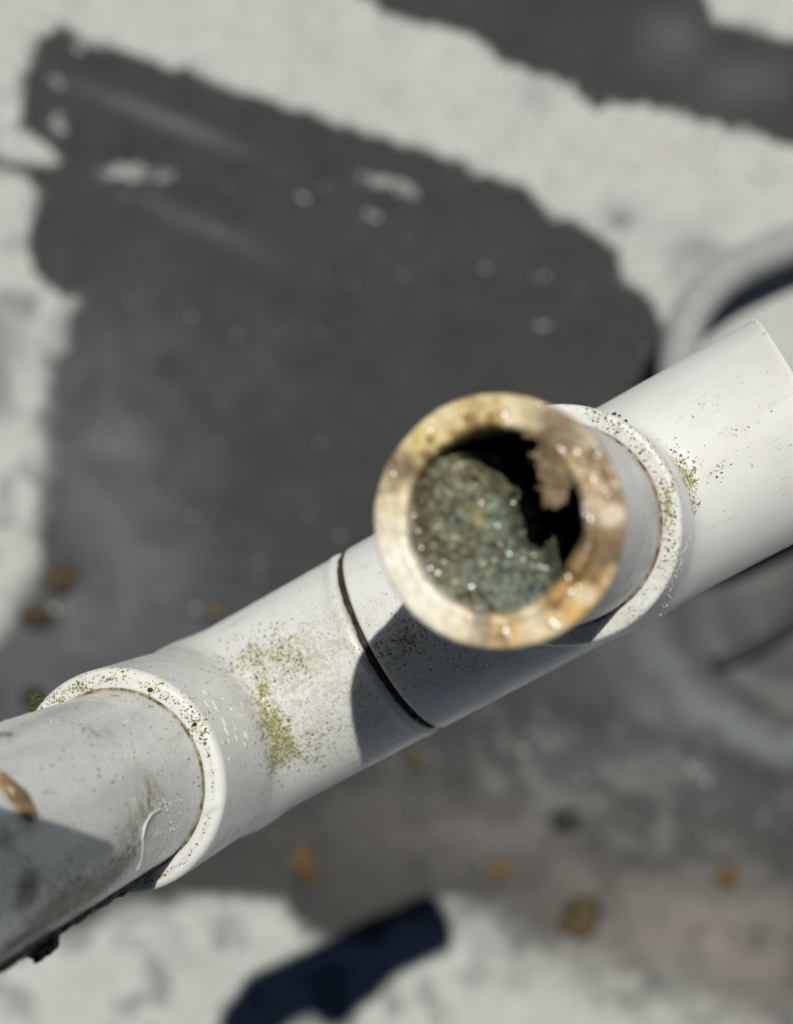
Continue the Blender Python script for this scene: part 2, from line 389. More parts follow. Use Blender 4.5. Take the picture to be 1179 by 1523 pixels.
# ------------------------------------------------------------------ the roof
ROOFPX = CAMH / FPX                                      # pipe diameters per photo pixel on the roof
def roof_xy(px, py): return np.array([(px - PW / 2) * ROOFPX, (PH / 2 - py) * ROOFPX])
def axis_coords(lo, hi, step, far):
    fine = np.arange(lo, hi, step); out, s, x = [], step, hi
    while x < far: s *= 1.085; x += s; out.append(x)
    lo2, s, x = [], step, lo
    while x > -far: s *= 1.085; x -= s; lo2.append(x)
    return np.concatenate([np.array(lo2[::-1]), fine, np.array(out)])
def build_roof():
    st = 0.055
    gx, gy = axis_coords(-10.5, 10.5, st, 260), axis_coords(-13.0, 13.0, st, 260)
    X, Y = np.meshgrid(gx, gy, indexing='ij'); P = np.stack([X.ravel(), Y.ravel(), np.zeros(X.size)], 1)
    near = smooth(3200, 1400, np.maximum(np.abs(P[:, 0] / ROOFPX), np.abs(P[:, 1] / ROOFPX))); px = P[:, 0] / ROOFPX + PW / 2; py = PH / 2 - P[:, 1] / ROOFPX
    Q3 = np.stack([px, py, px * 0], 1)
    wob = np.stack([fbm(Q3, 1 / 45, 4, 3), fbm(Q3, 1 / 45, 4, 9)], 1) * 22 + np.stack([fbm(Q3, 1 / 9, 2, 13), fbm(Q3, 1 / 9, 2, 19)], 1) * 4.5
    wob *= near[:, None]
    q = np.stack([px, py], 1) + wob
    D1 = [(32, 190), (36, 110), (58, 62), (85, 45), (130, 65), (180, 66), (230, 90), (300, 115), (370, 135), (440, 165), (520, 182), (600, 215), (660, 240), (720, 262), (800, 300), (880, 345), (922, 372), (945, 425), (980, 480),
          (1010, 540), (1320, 575), (1420, 900), (1400, 1500), (1179, 1545), (1000, 1500), (880, 1462), (770, 1415), (700, 1375), (640, 1345), (560, 1400), (450, 1398), (410, 1345), (300, 1330), (200, 1345), (60, 1400),
          (-160, 1500), (-220, 1150), (-60, 990), (10, 930), (48, 840), (60, 720), (72, 570), (92, 480), (108, 440), (52, 412), (40, 368), (54, 300), (36, 262), (-30, 238), (-30, 228), (45, 247), (98, 240), (68, 214)]
    D2 = [(500, -20), (560, 18), (640, 36), (700, 60), (760, 100), (830, 130), (890, 152), (960, 146), (1030, 175), (1100, 200), (1179, 216), (1300, 255), (1420, 330), (1500, 120), (1300, 90), (1179, 55), (1120, 45), (1060, 20), (1030, -30), (1000, -160), (820, -200), (600, -120)]
    far1 = [(-700, 400), (-500, 900), (-650, 1500), (-950, 1100)]; far2 = [(1600, 1200), (1900, 900), (2100, 1500), (1650, 1800)]; far3 = [(200, 2000), (800, 1850), (1000, 2200), (300, 2400)]; far4 = [(-300, -500), (300, -700), (200, -350), (-200, -300)]
    W2 = [(1048, 452), (1110, 425), (1260, 400), (1260, 570), (1190, 560), (1130, 466), (1075, 482)]
    s1 = poly_sdf(D1, q); dark = np.minimum.reduce([s1, poly_sdf(D2, q), poly_sdf(far1, q), poly_sdf(far2, q), poly_sdf(far3, q), poly_sdf(far4, q)])
    far = np.maximum(np.abs(px - 590) - 1500, np.abs(py - 760) - 1700)
    dark = np.where(far > 0, fbm(Q3, 1 / 1500, 2, 77) * 900 + 60, dark)
    dark = np.maximum(dark, -poly_sdf(W2, q))
    soft = 6 + 62 * smooth(1230, 1400, py) * smooth(560, 760, px) + 12 * smooth(1230, 1330, py) + 14 * smooth(60, -10, px) * smooth(780, 900, py) + 16 * smooth(140, 90, px) * smooth(430, 500, py) * smooth(1000, 900, py) + 220 * (1 - near)
    white = smooth(-1, 1, dark / soft + 0.5 * fbm(Q3, 1 / 26, 3, 5) * (soft > 12))
    def g2(x, y, sx, sy, a=0.0):
        c, s_ = math.cos(math.radians(a)), math.sin(math.radians(a)); u = ((px - x) * c + (py - y) * s_) / sx; v = (-(px - x) * s_ + (py - y) * c) / sy; return np.exp(-0.5 * (u * u + v * v))
    n_a, n_b, n_c = fbm(Q3, 1 / 130, 4, 21) * near, fbm(Q3, 1 / 40, 4, 31) * near, fbm(Q3, 1 / 12, 3, 41) * near
    def col(*c): return np.array(c)[None]
    base = col(0.0420, 0.0435, 0.0440) * (1 + 0.20 * n_a + 0.18 * n_b + 0.15 * n_c)[:, None]
    def blend(b, c, w): w = np.clip(w, 0, 1)[:, None]; return b * (1 - w) + c * w
    low = smooth(900, 1250, py)
    base = blend(base, col(0.053, 0.0515, 0.048), low * (0.55 + 0.5 * n_a + 0.55 * n_b))
    blue = 0.85 * g2(150, 720, 80, 170, -8) + 0.8 * g2(60, 1010, 110, 90) + 0.5 * g2(240, 880, 90, 90) + 0.35 * g2(260, 560, 120, 120)
    base = blend(base, col(0.115, 0.124, 0.130), blue * (0.62 + 0.5 * n_b + 0.25 * n_a))
    base = blend(base, col(0.165, 0.172, 0.178), 0.9 * g2(1110, 1065, 120, 42, 12) + 0.75 * g2(950, 990, 26, 70, -28) + 0.55 * g2(1010, 1090, 50, 40) + 0.35 * g2(860, 1130, 60, 40, -20))
    base = blend(base, col(0.185, 0.178, 0.165), 0.75 * g2(1120, 860, 60, 26, -25) + 0.5 * g2(1040, 1010, 22, 38, -35))
    base = blend(base, col(0.23, 0.21, 0.185), (0.95 * g2(1080, 1430, 220, 70, -10) + 0.5 * g2(950, 1330, 120, 50) + .35 * g2(760, 1230, 160, 60)) * (0.75 + 0.6 * n_b))
    base = blend(base, col(0.030, 0.031, 0.031), 0.8 * g2(1000, 1105, 130, 13, 18) + 0.7 * g2(890, 1060, 30, 60, 25) + 0.5 * g2(945, 1270, 60, 26, 15) + 0.6 * g2(1060, 905, 32, 22, -20) + 0.5 * g2(1075, 985, 60, 15, -18))  # the final pair paints hose shadow into the roof colour
    base = blend(base, col(0.20, 0.205, 0.21), 0.42 * g2(245, 178, 85, 9, 22) + 0.3 * g2(1000, 50, 34, 26) + 0.22 * g2(300, 335, 80, 10, 24) + 0.25 * g2(1110, 120, 50, 26) + 0.3 * g2(160, 660, 36, 18, 15))
    base = blend(base, col(0.095, 0.105, 0.112), 0.85 * g2(1060, 1000, 170, 150) * (0.75 + 0.5 * n_b))
    dd = np.hypot(px - 1215, (py - 875) * 1.05); am = smooth(840, 960, py) * smooth(1400, 1200, px)
    for rad_, wid, cc_, amt in ((248, 20, (0.19, 0.205, 0.215), 0.65), (206, 17, (0.060, 0.056, 0.050), 0.85), (170, 18, (0.165, 0.160, 0.150), 0.55), (296, 20, (0.050, 0.053, 0.056), 0.7), (128, 16, (0.075, 0.082, 0.088), 0.6), (90, 18, (0.15, 0.155, 0.16), 0.5)):
        base = blend(base, col(*cc_), amt * am * np.exp(-((dd + 26 * n_b - rad_) / wid) ** 2) * (0.75 + 0.6 * n_a))
    base = blend(base, col(0.15, 0.148, 0.142), 0.9 * smooth(0.10, 0.34, n_b + 0.5 * n_c) * g2(930, 1180, 200, 80, 10))
    scuff = 1.3 * g2(205, 258, 42, 12, 4) + 1.1 * g2(90, 182, 13, 16) + 0.9 * g2(590, 277, 42, 10, 16) + 0.9 * g2(135, 66, 26, 9) + 0.8 * g2(548, 322, 9, 9) + 0.6 * g2(362, 140, 12, 9) + 0.7 * g2(85, 120, 16, 14)
    base = blend(base, col(0.36, 0.365, 0.36), smooth(0.42, 0.78, scuff * (0.8 + 1.1 * n_c + 0.5 * n_b)) * 0.85)
    W = col(0.462, 0.486, 0.452) * (1 + 0.09 * n_a + 0.09 * n_b + 0.09 * n_c)[:, None]
    W = blend(W, col(0.25, 0.265, 0.26), 0.80 * smooth(-0.06, 0.32, n_b + 0.6 * n_a) * (0.32 + 1.1 * (g2(30, 600, 60, 260) + g2(150, 1440, 200, 60) + g2(500, 1480, 200, 60))))
    W = blend(W, col(0.15, 0.16, 0.165), 0.85 * g2(922, 328, 16, 14) + 0.6 * g2(1050, 372, 26, 16, 20) + 0.35 * g2(1010, 400, 22, 30) + 0.4 * g2(345, 1372, 26, 14, 40) + 0.25 * g2(250, 1415, 40, 20) + 0.3 * g2(800, 140, 20, 20) + 0.5 * g2(8, 250, 40, 10) + 0.5 * g2(15, 505, 26, 40))
    W = blend(W, col(0.47, 0.43, 0.36), 0.4 * g2(985, 235, 40, 22) + 0.25 * g2(760, 1500, 90, 40))
    tint = base * (1 - white[:, None]) + W * white[:, None]
    P[:, 2] = white * 0.028 + 0.010 * n_c + 0.02 * n_b
    return mesh_obj('roof', P, grid_faces(len(gx), len(gy)), attr_material('coated_roof', 0.7, 420, 0.45, 0.16, 380, 0.12, 0.0008), attrs={'tint': tint})
roof = tag(build_roof(), kind='structure')

def lump(c, r, seed, sub=ICO3, flat=(1, 1, 1), amp=0.35, scale=1.6, axes=None):
    V, F = sub; k = 1 + amp * fbm(V + seed * 3.1, scale, 4, seed); V = V * k[:, None] * np.array(flat)
    if axes is not None: V = V @ axes
    return c + r * V, F
# ------------------------------------------------------------------ the drain pipe assembly
root = bpy.data.objects.new('drain_pipe_assembly', None); C.objects.link(root); root.empty_display_size = 0.02
at_frame(root)
tag(root, 'speckled white plastic drain pipe with a clogged open stub, held above the roof', 'drain pipe')

def wear_array(f, V, al, sp, tn):
    W = np.zeros((len(V), 3))
    for k, lst in enumerate((al, sp, tn)):
        for b in lst: W[:, k] += blob(f, V, *b)
    return W
V, F = surface_nets(tee_sdf, (-1.46, -0.67, -0.67), (1.44, 0.67, 1.49), 0.0125)
W = wear_array(tee_sdf, V,
    [(610, 945, 16, 14, 0, 0.5), (590, 965, 24, 18, 30, 0.4), (1024, 714, 8, 16, 0, 0.85), (1010, 690, 10, 16, 0, 0.4), (1033, 745, 6, 14, 0, 0.4), (1063, 700, 14, 5, 30, 0.3), (905, 625, 40, 8, -30, 0.4), (992, 745, 7, 16, 0, 0.7), (995, 790, 9, 40, 0, 0.28), (985, 690, 16, 30, 40, 0.28)],
    [(640, 965, 80, 30, 0, 1.0), (680, 1000, 90, 30, 10, 0.5), (560, 925, 22, 30, -60, 0.55), (600, 1010, 40, 40, 0, 0.35), (760, 985, 80, 14, 12, 0.6), (590, 860, 26, 22, 0, 0.22), (915, 640, 60, 14, -30, 0.8), (975, 700, 22, 40, 35, 0.6), (998, 790, 12, 60, 0, 0.6), (975, 870, 20, 34, -30, 0.75), (930, 925, 36, 16, 40, 0.9), (870, 950, 40, 14, 20, 1.0), (1005, 680, 22, 34, 30, 0.4), (1080, 660, 50, 40, 30, 0.08), (1058, 598, 26, 5, 30, 0.5), (1090, 645, 26, 6, 30, 0.35), (1150, 670, 26, 7, 15, 0.4), (1065, 700, 12, 4, 40, 0.6)],
    [(990, 790, 14, 70, 0, 0.3), (960, 690, 30, 30, 0, 0.25), (925, 930, 34, 14, 40, 0.5), (1120, 665, 60, 12, 10, 0.20), (1000, 590, 50, 10, 30, 0.3), (1150, 540, 14, 30, 40, 0.25), (560, 900, 12, 40, -62, 0.3), (1040, 690, 20, 30, 0, 0.18)])
tee = mesh_obj('tee_fitting', V, F, M_TEE, root, attrs={'wear': W})

V, F = surface_nets(elbow_sdf, (-3.7, -0.72, -0.72), (-1.42, 0.72, 1.58), 0.0125)
W = wear_array(elbow_sdf, V,
    [(406, 1080, 11, 24, 14, 1.3), (393, 1042, 7, 18, 10, 0.8), (420, 1108, 10, 14, 0, 0.9), (428, 1078, 6, 8, 0, 0.6), (430, 985, 18, 14, 0, 0.5), (380, 970, 36, 16, 20, 0.45), (450, 1120, 40, 18, 25, 0.35), (410, 1130, 20, 16, 0, 0.5), (390, 1010, 10, 16, 0, 0.4), (150, 1010, 34, 7, 15, 0.38), (240, 1030, 18, 10, -35, 0.36), (290, 1075, 9, 20, 20, 0.5), (120, 1020, 12, 10, 30, 0.7), (80, 1045, 18, 12, 40, 0.6)],
    [(535, 950, 10, 60, 28, 0.7), (430, 1000, 60, 50, 20, 1.0), (440, 1060, 60, 60, 0, 0.5), (500, 1040, 50, 56, 0, 0.75), (450, 960, 60, 26, 28, 0.70), (390, 1030, 22, 40, 10, 0.55), (510, 930, 14, 46, 15, 0.6), (560, 1030, 22, 40, 20, 0.6), (470, 1110, 50, 24, 25, 0.5), (350, 1000, 24, 16, 0, 0.35), (170, 1010, 60, 10, 0, 0.5), (280, 1060, 20, 30, 30, 0.45), (325, 1030, 30, 24, 0, 0.16), (250, 980, 40, 12, 20, 0.2)],
    [(365, 1010, 22, 50, 15, 0.24), (340, 1060, 40, 70, 15, 0.12), (508, 900, 10, 50, 15, 0.45), (460, 985, 40, 24, 20, 0.16), (300, 985, 50, 14, 20, 0.25)])
q = V - EC; tt = q @ SL; rad = np.sqrt(np.maximum((q * q).sum(1) - tt * tt, 0))
line = np.exp(-((rad - 0.560) / 0.008) ** 2) * (tt > EFACE - 0.05) * np.clip(0.35 + 1.3 * fbm(V, 7, 3, 4), 0, 1)
W[:, 1] += 2.2 * line; W[:, 0] += 0.7 * line; W[:, 2] += 0.5 * line
elbow = mesh_obj('elbow_fitting', V, F, M_TEE, root, attrs={'wear': W})

# short pipe between the two sockets, and the dirt packed in the joint round it
V, F = lathe([(0.40, -0.72), (0.499, -0.72), (0.499, 0.72), (0.40, 0.72)], np.array([-TEE_L - 0.025, 0, 0]), XA, 96)
mesh_obj('connecting_pipe', V, F, M_SEAM, root, shade=False)
pr = [(0.50, -0.035), (0.575, -0.03), (0.590, -0.01), (0.592, 0.01), (0.575, 0.03), (0.50, 0.035)]
V, F = lathe(pr, np.array([-TEE_L - 0.025, 0, 0]), XA, 260)
c0 = np.array([-TEE_L - 0.025, 0, 0]); rr = V - c0; rx = rr.copy(); rx[:, 0] = 0
V = V + rx / np.linalg.norm(rx, axis=1)[:, None] * (fbm(V, 16, 4, 8) * 0.040)[:, None]
tag(mesh_obj('joint_dirt', V, F, M_SEAM, root), 'black dirt packed into the joint between the two fittings')

for px, py, r in [(1122, 473, 2.6), (1127, 474, 2.2), (1140, 493, 1.8)]:
    p = march(tee_sdf, px - 3, py + 4)
    if p is not None: mesh_obj('burr', *lump(p, r * px_scale(p), int(py), ICO3, (1.3, 1, 0.8), 0.4), plain('burr_plastic', (0.70, 0.70, 0.66), (0.40, 0.38, 0.26), 0.5, 900), tee)
# the open stub
def pipe_profile(r0, r1, t0, t1, n=40):
    ts = np.linspace(t0, t1 - 0.012, n)
    return [(r1, t0)] + [(r0, t) for t in ts] + [(r0 - 0.012, t1)] + [(r1 + 0.01, t1), (r1, t1 - 0.01)] + [(r1, t) for t in np.linspace(t1 - 0.05, t0, n)]
V, F = lathe(pipe_profile(0.5, 0.392, 0.78, RIM, 60), OO, ZA, 160)
W = wear_array(stub_sdf, V, [(900, 670, 12, 20, 30, 0.15)], [(905, 905, 22, 10, 35, 1.1), (890, 915, 24, 8, 30, 0.9), (920, 690, 14, 22, 40, 0.15)],
               [(920, 905, 26, 12, 35, 0.75), (935, 890, 20, 10, 40, 0.5), (928, 760, 8, 90, 0, 0.45)])
edge = np.exp(-((V[:, 2] - TEE_H - 0.012) / 0.018) ** 2); W[:, 1] += 1.5 * edge; W[:, 2] += 1.2 * edge
stub = mesh_obj('stub_pipe', V, F, plastic_material('grey_white_plastic', (0.52, 0.525, 0.525), 0.3), root, attrs={'wear': W})
# thin brown line of old cement round the pipe where it enters the branch
V, F = lathe([(0.497, -0.03), (0.512, -0.012), (0.513, 0.004), (0.499, 0.016)], np.array([0, 0, TEE_H]), ZA, 220)
V = V + (fbm(V, 14, 3, 5) * 0.006)[:, None] * ZA
mesh_obj('cement_line', V, F, plain('rusty_cement', (0.12, 0.055, 0.03), (0.42, 0.36, 0.28), 0.6, 700), root)
V, F = lathe([(0.497, -0.03), (0.513, -0.012), (0.514, 0.004), (0.499, 0.016)], EC + SL * (EFACE - 0.005), SL, 220)
V = V + (fbm(V, 14, 3, 6) * 0.006)[:, None] * SL
mesh_obj('cement_line', V, F, plain('green_cement', (0.09, 0.07, 0.03), (0.40, 0.37, 0.24), 0.6, 700), root)

# black lining of the stub's bore, closed at its foot
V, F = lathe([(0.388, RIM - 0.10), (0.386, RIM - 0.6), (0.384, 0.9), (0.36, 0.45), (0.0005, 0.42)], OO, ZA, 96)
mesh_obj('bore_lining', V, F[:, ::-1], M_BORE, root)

# slime grown over the stub's open end
def build_rim_slime():
    nu, prof = 320, []
    for t in np.linspace(0, 1, 14): prof.append((0.501, RIM - 0.13 + 0.115 * t, 0.1 + 0.9 * t, 0))        # up the outside
    for a in np.linspace(0, 90, 10): prof.append((0.488 + 0.013 * math.cos(math.radians(a)), RIM - 0.012 + 0.012 * math.sin(math.radians(a)), 1, 1))
    for t in np.linspace(0.03, 1, 22): prof.append((0.488 - 0.085 * t, RIM, 1, 1))
    for a in np.linspace(5, 90, 12): prof.append((0.403 - 0.011 * math.sin(math.radians(a)), RIM - 0.011 + 0.011 * math.cos(math.radians(a)), 1, 2))
    for t in np.linspace(0.01, 1, 34): prof.append((0.392, RIM - 0.011 - 0.75 * t, 1 - 0.4 * t, 3))
    prof = np.array(prof); V, F = lathe(prof[:, :2], OO, ZA, nu)
    base = V.reshape(nu, len(prof), 3); th = np.linspace(0, 2 * np.pi, nu, endpoint=False)
    ctr = np.zeros_like(V); ctr[:, 2] = V[:, 2]; out = V - ctr; out /= np.linalg.norm(out, axis=1)[:, None]
    d = np.diff(prof[:, :2], axis=0); d = np.concatenate([d, d[-1:]]); nrm = np.stack([d[:, 1], -d[:, 0]], 1); nrm /= np.linalg.norm(nrm, axis=1)[:, None] + 1e-9
    for _ in range(5): nrm[1:-1] = (nrm[:-2] + nrm[1:-1] + nrm[2:]) / 3
    Nn = out.reshape(nu, -1, 3) * nrm[None, :, :1] + ZA * nrm[None, :, 1:2]; Nn = Nn.reshape(-1, 3)
    # how far the growth stands off, thicker on the side towards +image-right and inside
    e = out; xr, yu = e @ CR, e @ CU
    inside = np.tile(prof[:, 3], nu)
    lump = fbm(V, 5, 4, 51); fine = fbm(V, 18, 3, 61)
    thick = 0.010 + 0.007 * np.clip(lump + 0.4, 0, 2) + 0.004 * fine
    thick = np.where(inside >= 2, thick + 0.004 + 0.036 * np.clip(0.7 * lump - 0.15 + 1.5 * np.clip(xr + 0.1, 0, 1), 0, 2) + 0.010 * fine, thick)
    thick = np.where(inside == 0, thick * 0.45, thick)
    k = np.tile(prof[:, 2], nu); ragged = smooth(0.0, 1.0, (k - 0.1) * 1.25 + 0.35 * fbm(V, 6, 3, 71) - 0.1)
    thick = np.where(inside == 0, -0.006 + (thick + 0.006) * ragged, thick)
    th_s = thick.reshape(nu, -1)
    for _ in range(14): th_s[:, 1:-1] = (th_s[:, :-2] + th_s[:, 1:-1] * 2 + th_s[:, 2:]) / 4
    P = V + Nn * th_s.reshape(-1, 1)
    def blend(b, c, w): w = np.clip(w, 0, 1)[:, None]; return b * (1 - w) + np.array(c)[None] * w
    a = np.arctan2(yu, xr)
    def lobe(deg, wid): dd = (a - math.radians(deg) + np.pi) % (2 * np.pi) - np.pi; return np.exp(-0.5 * (dd / math.radians(wid)) ** 2)
    n1, n2 = fbm(V, 4.5, 4, 81), fbm(V, 11, 4, 91)
    n3 = fbm(V, 26, 3, 95); clean = np.clip(1.25 * lobe(215, 27), 0, 1)
    col = np.tile(np.array([[0.70, 0.63, 0.43]]), (len(V), 1))
    col = blend(col, (0.68, 0.53, 0.20), lobe(128, 24) * 0.9); col = blend(col, (0.60, 0.48, 0.17), lobe(88, 20) * 0.7)
    col = blend(col, (0.70, 0.56, 0.26), lobe(172, 16) * 0.7)
    col = blend(col, (0.60, 0.50, 0.35), lobe(25, 30) * 0.8)
    col = blend(col, (0.64, 0.36, 0.08), lobe(-40, 17) * (0.9 + 0.9 * n2)); col = blend(col, (0.62, 0.40, 0.12), lobe(-95, 16) * (0.85 + n2))
    col = blend(col, (0.42, 0.25, 0.07), smooth(0.0, 0.30, n1 + 0.3 * n2) * 0.75 * (1 - clean))
    col = blend(col, (0.17, 0.105, 0.04), smooth(0.06, 0.30, n2 + 0.45 * n1) * 0.85 * (1 - clean))
    col = blend(col, (0.80, 0.74, 0.57), smooth(0.05, 0.35, -n2) * 0.35)
    col = blend(col, (0.17, 0.11, 0.04), lobe(151, 7) * (1.0 + n2)); col = blend(col, (0.13, 0.08, 0.03), lobe(-15, 8) * (1.0 + 1.4 * n2)); col = blend(col, (0.20, 0.125, 0.045), lobe(-98, 5) * (0.8 + 1.3 * n2))
    col = blend(col, (0.30, 0.20, 0.10), lobe(5, 12) * (0.5 + 1.6 * n2)); col = blend(col, (0.19, 0.135, 0.07), lobe(57, 11) * 0.95)
    col = blend(col, (0.86, 0.83, 0.70), clean * 0.9); col = col * (1 + 0.16 * n3)[:, None]
    col = blend(col, (0.30, 0.27, 0.19), (inside == 0) * 0.45)
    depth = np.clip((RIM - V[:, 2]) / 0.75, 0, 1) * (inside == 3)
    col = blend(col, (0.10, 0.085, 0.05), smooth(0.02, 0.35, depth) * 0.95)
    return P, F, col
SLIME_V, SLIME_F, col = build_rim_slime()
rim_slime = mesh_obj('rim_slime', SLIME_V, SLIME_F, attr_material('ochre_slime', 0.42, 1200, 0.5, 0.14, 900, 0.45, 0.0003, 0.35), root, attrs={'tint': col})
tag(rim_slime, 'tan and ochre slime crusted over the open rim')

# the pipe in the elbow's socket, running up out of the picture
ts = np.concatenate([np.linspace(0.78, 4.15, 150), np.linspace(4.2, 7.6, 60)]); nseg = 260
V, F = lathe([(0.5, t) for t in ts] + [(0.395, 7.605), (0.395, 0.9)], EC, SL, nseg, ref=-(CR + CU))
W = wear_array(lpipe_sdf, V, [(95, 1042, 26, 6, 10, 1.0), (170, 1035, 10, 5, 0, 0.7), (10, 1092, 14, 6, -10, 0.9)],
               [(40, 1395, 90, 16, 32, 1.0), (140, 1330, 60, 20, 35, 0.95), (190, 1275, 24, 34, 20, 0.6), (40, 1320, 12, 26, 0, 0.9), (8, 1250, 10, 20, 20, 0.7), (100, 1330, 40, 30, 30, 0.5), (50, 1340, 110, 45, 32, 0.28)],  # the widest, faint blob is shade painted in; the others are mud
               [(225, 1185, 22, 26, 30, 0.9), (150, 1092, 20, 9, -30, 0.7), (205, 1235, 16, 40, 25, 0.7), (200, 1140, 20, 12, 0, 0.25)])
K = len(ts) + 2; angs = np.repeat(np.linspace(0, 1, nseg, endpoint=False), K); hz = np.tile(np.concatenate([ts, [7.605, 0.9]]) / 4, nseg)
inlet = mesh_obj('inlet_pipe', V, F, wet_pipe_material(), root, attrs={'wear': W, 'wrap': np.stack([angs, hz, hz * 0], 1)})
tag(inlet, 'grey smeared pipe rising from the elbow, with mud and painted shade on its underside')

def tube(path, r, nseg=28, samples=160, ref=(0, 0, 1.0), it=60):
    path = np.asarray(path, float); d = np.r_[0, np.cumsum(np.linalg.norm(np.diff(path, axis=0), axis=1))]; t = np.linspace(0, d[-1], samples)
    Pn = np.stack([np.interp(t, d, path[:, k]) for k in range(3)], 1)
    for _ in range(it): Pn[1:-1] = (Pn[:-2] + 2 * Pn[1:-1] + Pn[2:]) / 4
    T = np.gradient(Pn, axis=0); T /= np.linalg.norm(T, axis=1)[:, None]; a = np.cross(T, np.array(ref)); a /= np.linalg.norm(a, axis=1)[:, None]; b = np.cross(a, T)
    th = np.linspace(0, 2 * np.pi, nseg, endpoint=False)
    V = Pn[None] + r * (np.cos(th)[:, None, None] * a[None] + np.sin(th)[:, None, None] * b[None]); return V.reshape(-1, 3), grid_faces(nseg, samples, True)[:, ::-1]
def ridge(f, pts, r_px):
    Q = []
    for px, py in pts:
        p = march(f, px, py); Q.append(p + normal_at(f, p) * 0.002)
    return tube(Q, r_px * px_scale(Q[0]), 10, 60, tuple(CV), 4)
# water: beads on the rim and on the elbow's socket
def bead(p, n, r, flat=0.55, along=None, stretch=1.0):
    a, b = frame_of(n)
    if along is not None: a = along - n * (along @ n); a /= np.linalg.norm(a); b = np.cross(n, a)
    V, F = ICO2; return p + r * (V[:, :1] * a * stretch + V[:, 1:2] * b + V[:, 2:] * n * flat), F
beads = []
DOWN = R @ np.array([0.15, -1.0, 0])
for px, py, r in [(345, 1052, 4), (336, 1040, 4), (352, 1062, 4), (358, 1080, 5), (343, 1085, 5), (364, 1095, 5), (331, 1070, 5), (349, 1092, 4), (342, 1130, 5), (366, 1112, 4), (326, 1052, 4), (318, 1040, 4), (305, 1034, 4), (338, 1100, 4), (330, 1086, 5), (356, 1050, 3), (312, 1050, 3), (322, 1095, 3), (350, 1115, 3), (300, 1046, 3), (345, 1072, 3)]:
    px += random.gauss(0, 5); py += random.gauss(0, 5); r *= random.uniform(0.5, 1.25)
    p = march(elbow_sdf, px, py); n = normal_at(elbow_sdf, p); beads.append(bead(p, n, r * 1.15 * px_scale(p), 0.62, DOWN, random.uniform(1.2, 2.0)))
tag(mesh_obj('water_beads', *join(beads), M_WATER, elbow), kind='stuff')
beads = []
for i in range(60):
    px = 1018 + random.gauss(0, 3) - i * 0.75; py = 800 + i * 2.1
    p = march(tee_sdf, px + 6, py)
    if p is not None and p[2] < TEE_H - 0.05 and random.random() < 0.75: n = normal_at(tee_sdf, p); beads.append(bead(p, n, random.uniform(1.2, 2.6) * px_scale(p), 0.6))
for px, py in [(927, 663), (956, 692), (905, 652), (980, 760), (1060, 640), (1038, 720)]:
    p = march(tee_sdf, px, py); n = normal_at(tee_sdf, p); beads.append(bead(p, n, 2.2 * px_scale(p), 0.6))
tag(mesh_obj('water_beads', *join(beads), M_WATER, tee), kind='stuff')
beads = []
from mathutils.bvhtree import BVHTree
bv = BVHTree.FromPolygons([Vector(v) for v in SLIME_V.tolist()], SLIME_F.tolist())
def hit(bv, px, py):
    h = bv.ray_cast(Vector(EYE), Vector(ray(px, py))); return (np.array(h[0]), np.array(h[1])) if h[0] is not None else (None, None)
spots = [(750, 617, 5), (756, 628, 3), (858, 672, 5), (888, 678, 4), (868, 752, 4), (870, 765, 5), (878, 772, 5), (868, 760, 4), (884, 706, 3), (898, 728, 4), (904, 735, 4), (845, 858, 5), (850, 880, 6), (860, 872, 4), (752, 938, 6), (748, 925, 4), (756, 944, 4), (822, 925, 6), (828, 930, 5), (640, 640, 4), (585, 705, 4), (690, 612, 3), (800, 600, 3), (575, 740, 3), (690, 940, 3)]
for i in range(45):
    a = random.uniform(0, 2 * math.pi); r_ = random.uniform(0.37, 0.49); c = np.array([r_ * math.cos(a), r_ * math.sin(a), RIM]); w = to_cam(c); spots.append((PW / 2 + FPX * w[0] / -w[2], PH / 2 - FPX * w[1] / -w[2], random.uniform(1.2, 2.6)))
for px, py, r in spots:
    p, n = hit(bv, px, py)
    if p is None: continue
    n = n if n @ ray(px, py) < 0 else -n
    h = R @ TO_SUN - ray(px, py); h /= np.linalg.norm(h); n = n + 0.97 * (h - n) if r > 2.7 else n + 0.4 * (h - n); n /= np.linalg.norm(n)
    beads.append(bead(p - n * 0.001, n, (r * 1.6 if r > 2.7 else r) * px_scale(p), 0.24))
tag(mesh_obj('water_beads', *join(beads), M_GEL, rim_slime), kind='stuff')

tag(mesh_obj('cement_drip', *ridge(lpipe_sdf, [(236, 1204), (224, 1211), (215, 1226), (211, 1244), (212, 1262), (209, 1280), (204, 1292)], 2.6), plain('pale_cement', (0.66, 0.67, 0.65), (0.55, 0.56, 0.54), 0.25, 400), inlet), 'pale dribble of pipe cement')
beads = []
for i in range(26):
    px, py = random.uniform(228, 268), random.uniform(1190, 1250); p = march(lpipe_sdf, px, py)
    if p is not None: beads.append(bead(p, normal_at(lpipe_sdf, p), random.choice([1.2, 1.5, 1.8, 2.8]) * px_scale(p), 0.6))
for i in range(90):
    px, py = random.uniform(5, 285), random.uniform(1060, 1240); p = march(lpipe_sdf, px, py)
    if p is not None and (p - EC) @ SL > EFACE + 0.02: beads.append(bead(p, normal_at(lpipe_sdf, p), random.choice([0.9, 1.2, 1.6, 2.6]) * px_scale(p), 0.55))
for i in range(30):
    t_ = i / 29; px, py = 150 + 60 * t_ + random.gauss(0, 3), 1136 - 22 * t_ + random.gauss(0, 3); p = march(lpipe_sdf, px, py)
    beads.append(bead(p, normal_at(lpipe_sdf, p), random.uniform(1.0, 2.4) * px_scale(p), 0.6))
tag(mesh_obj('water_beads', *join(beads), M_WATER, inlet), kind='stuff')

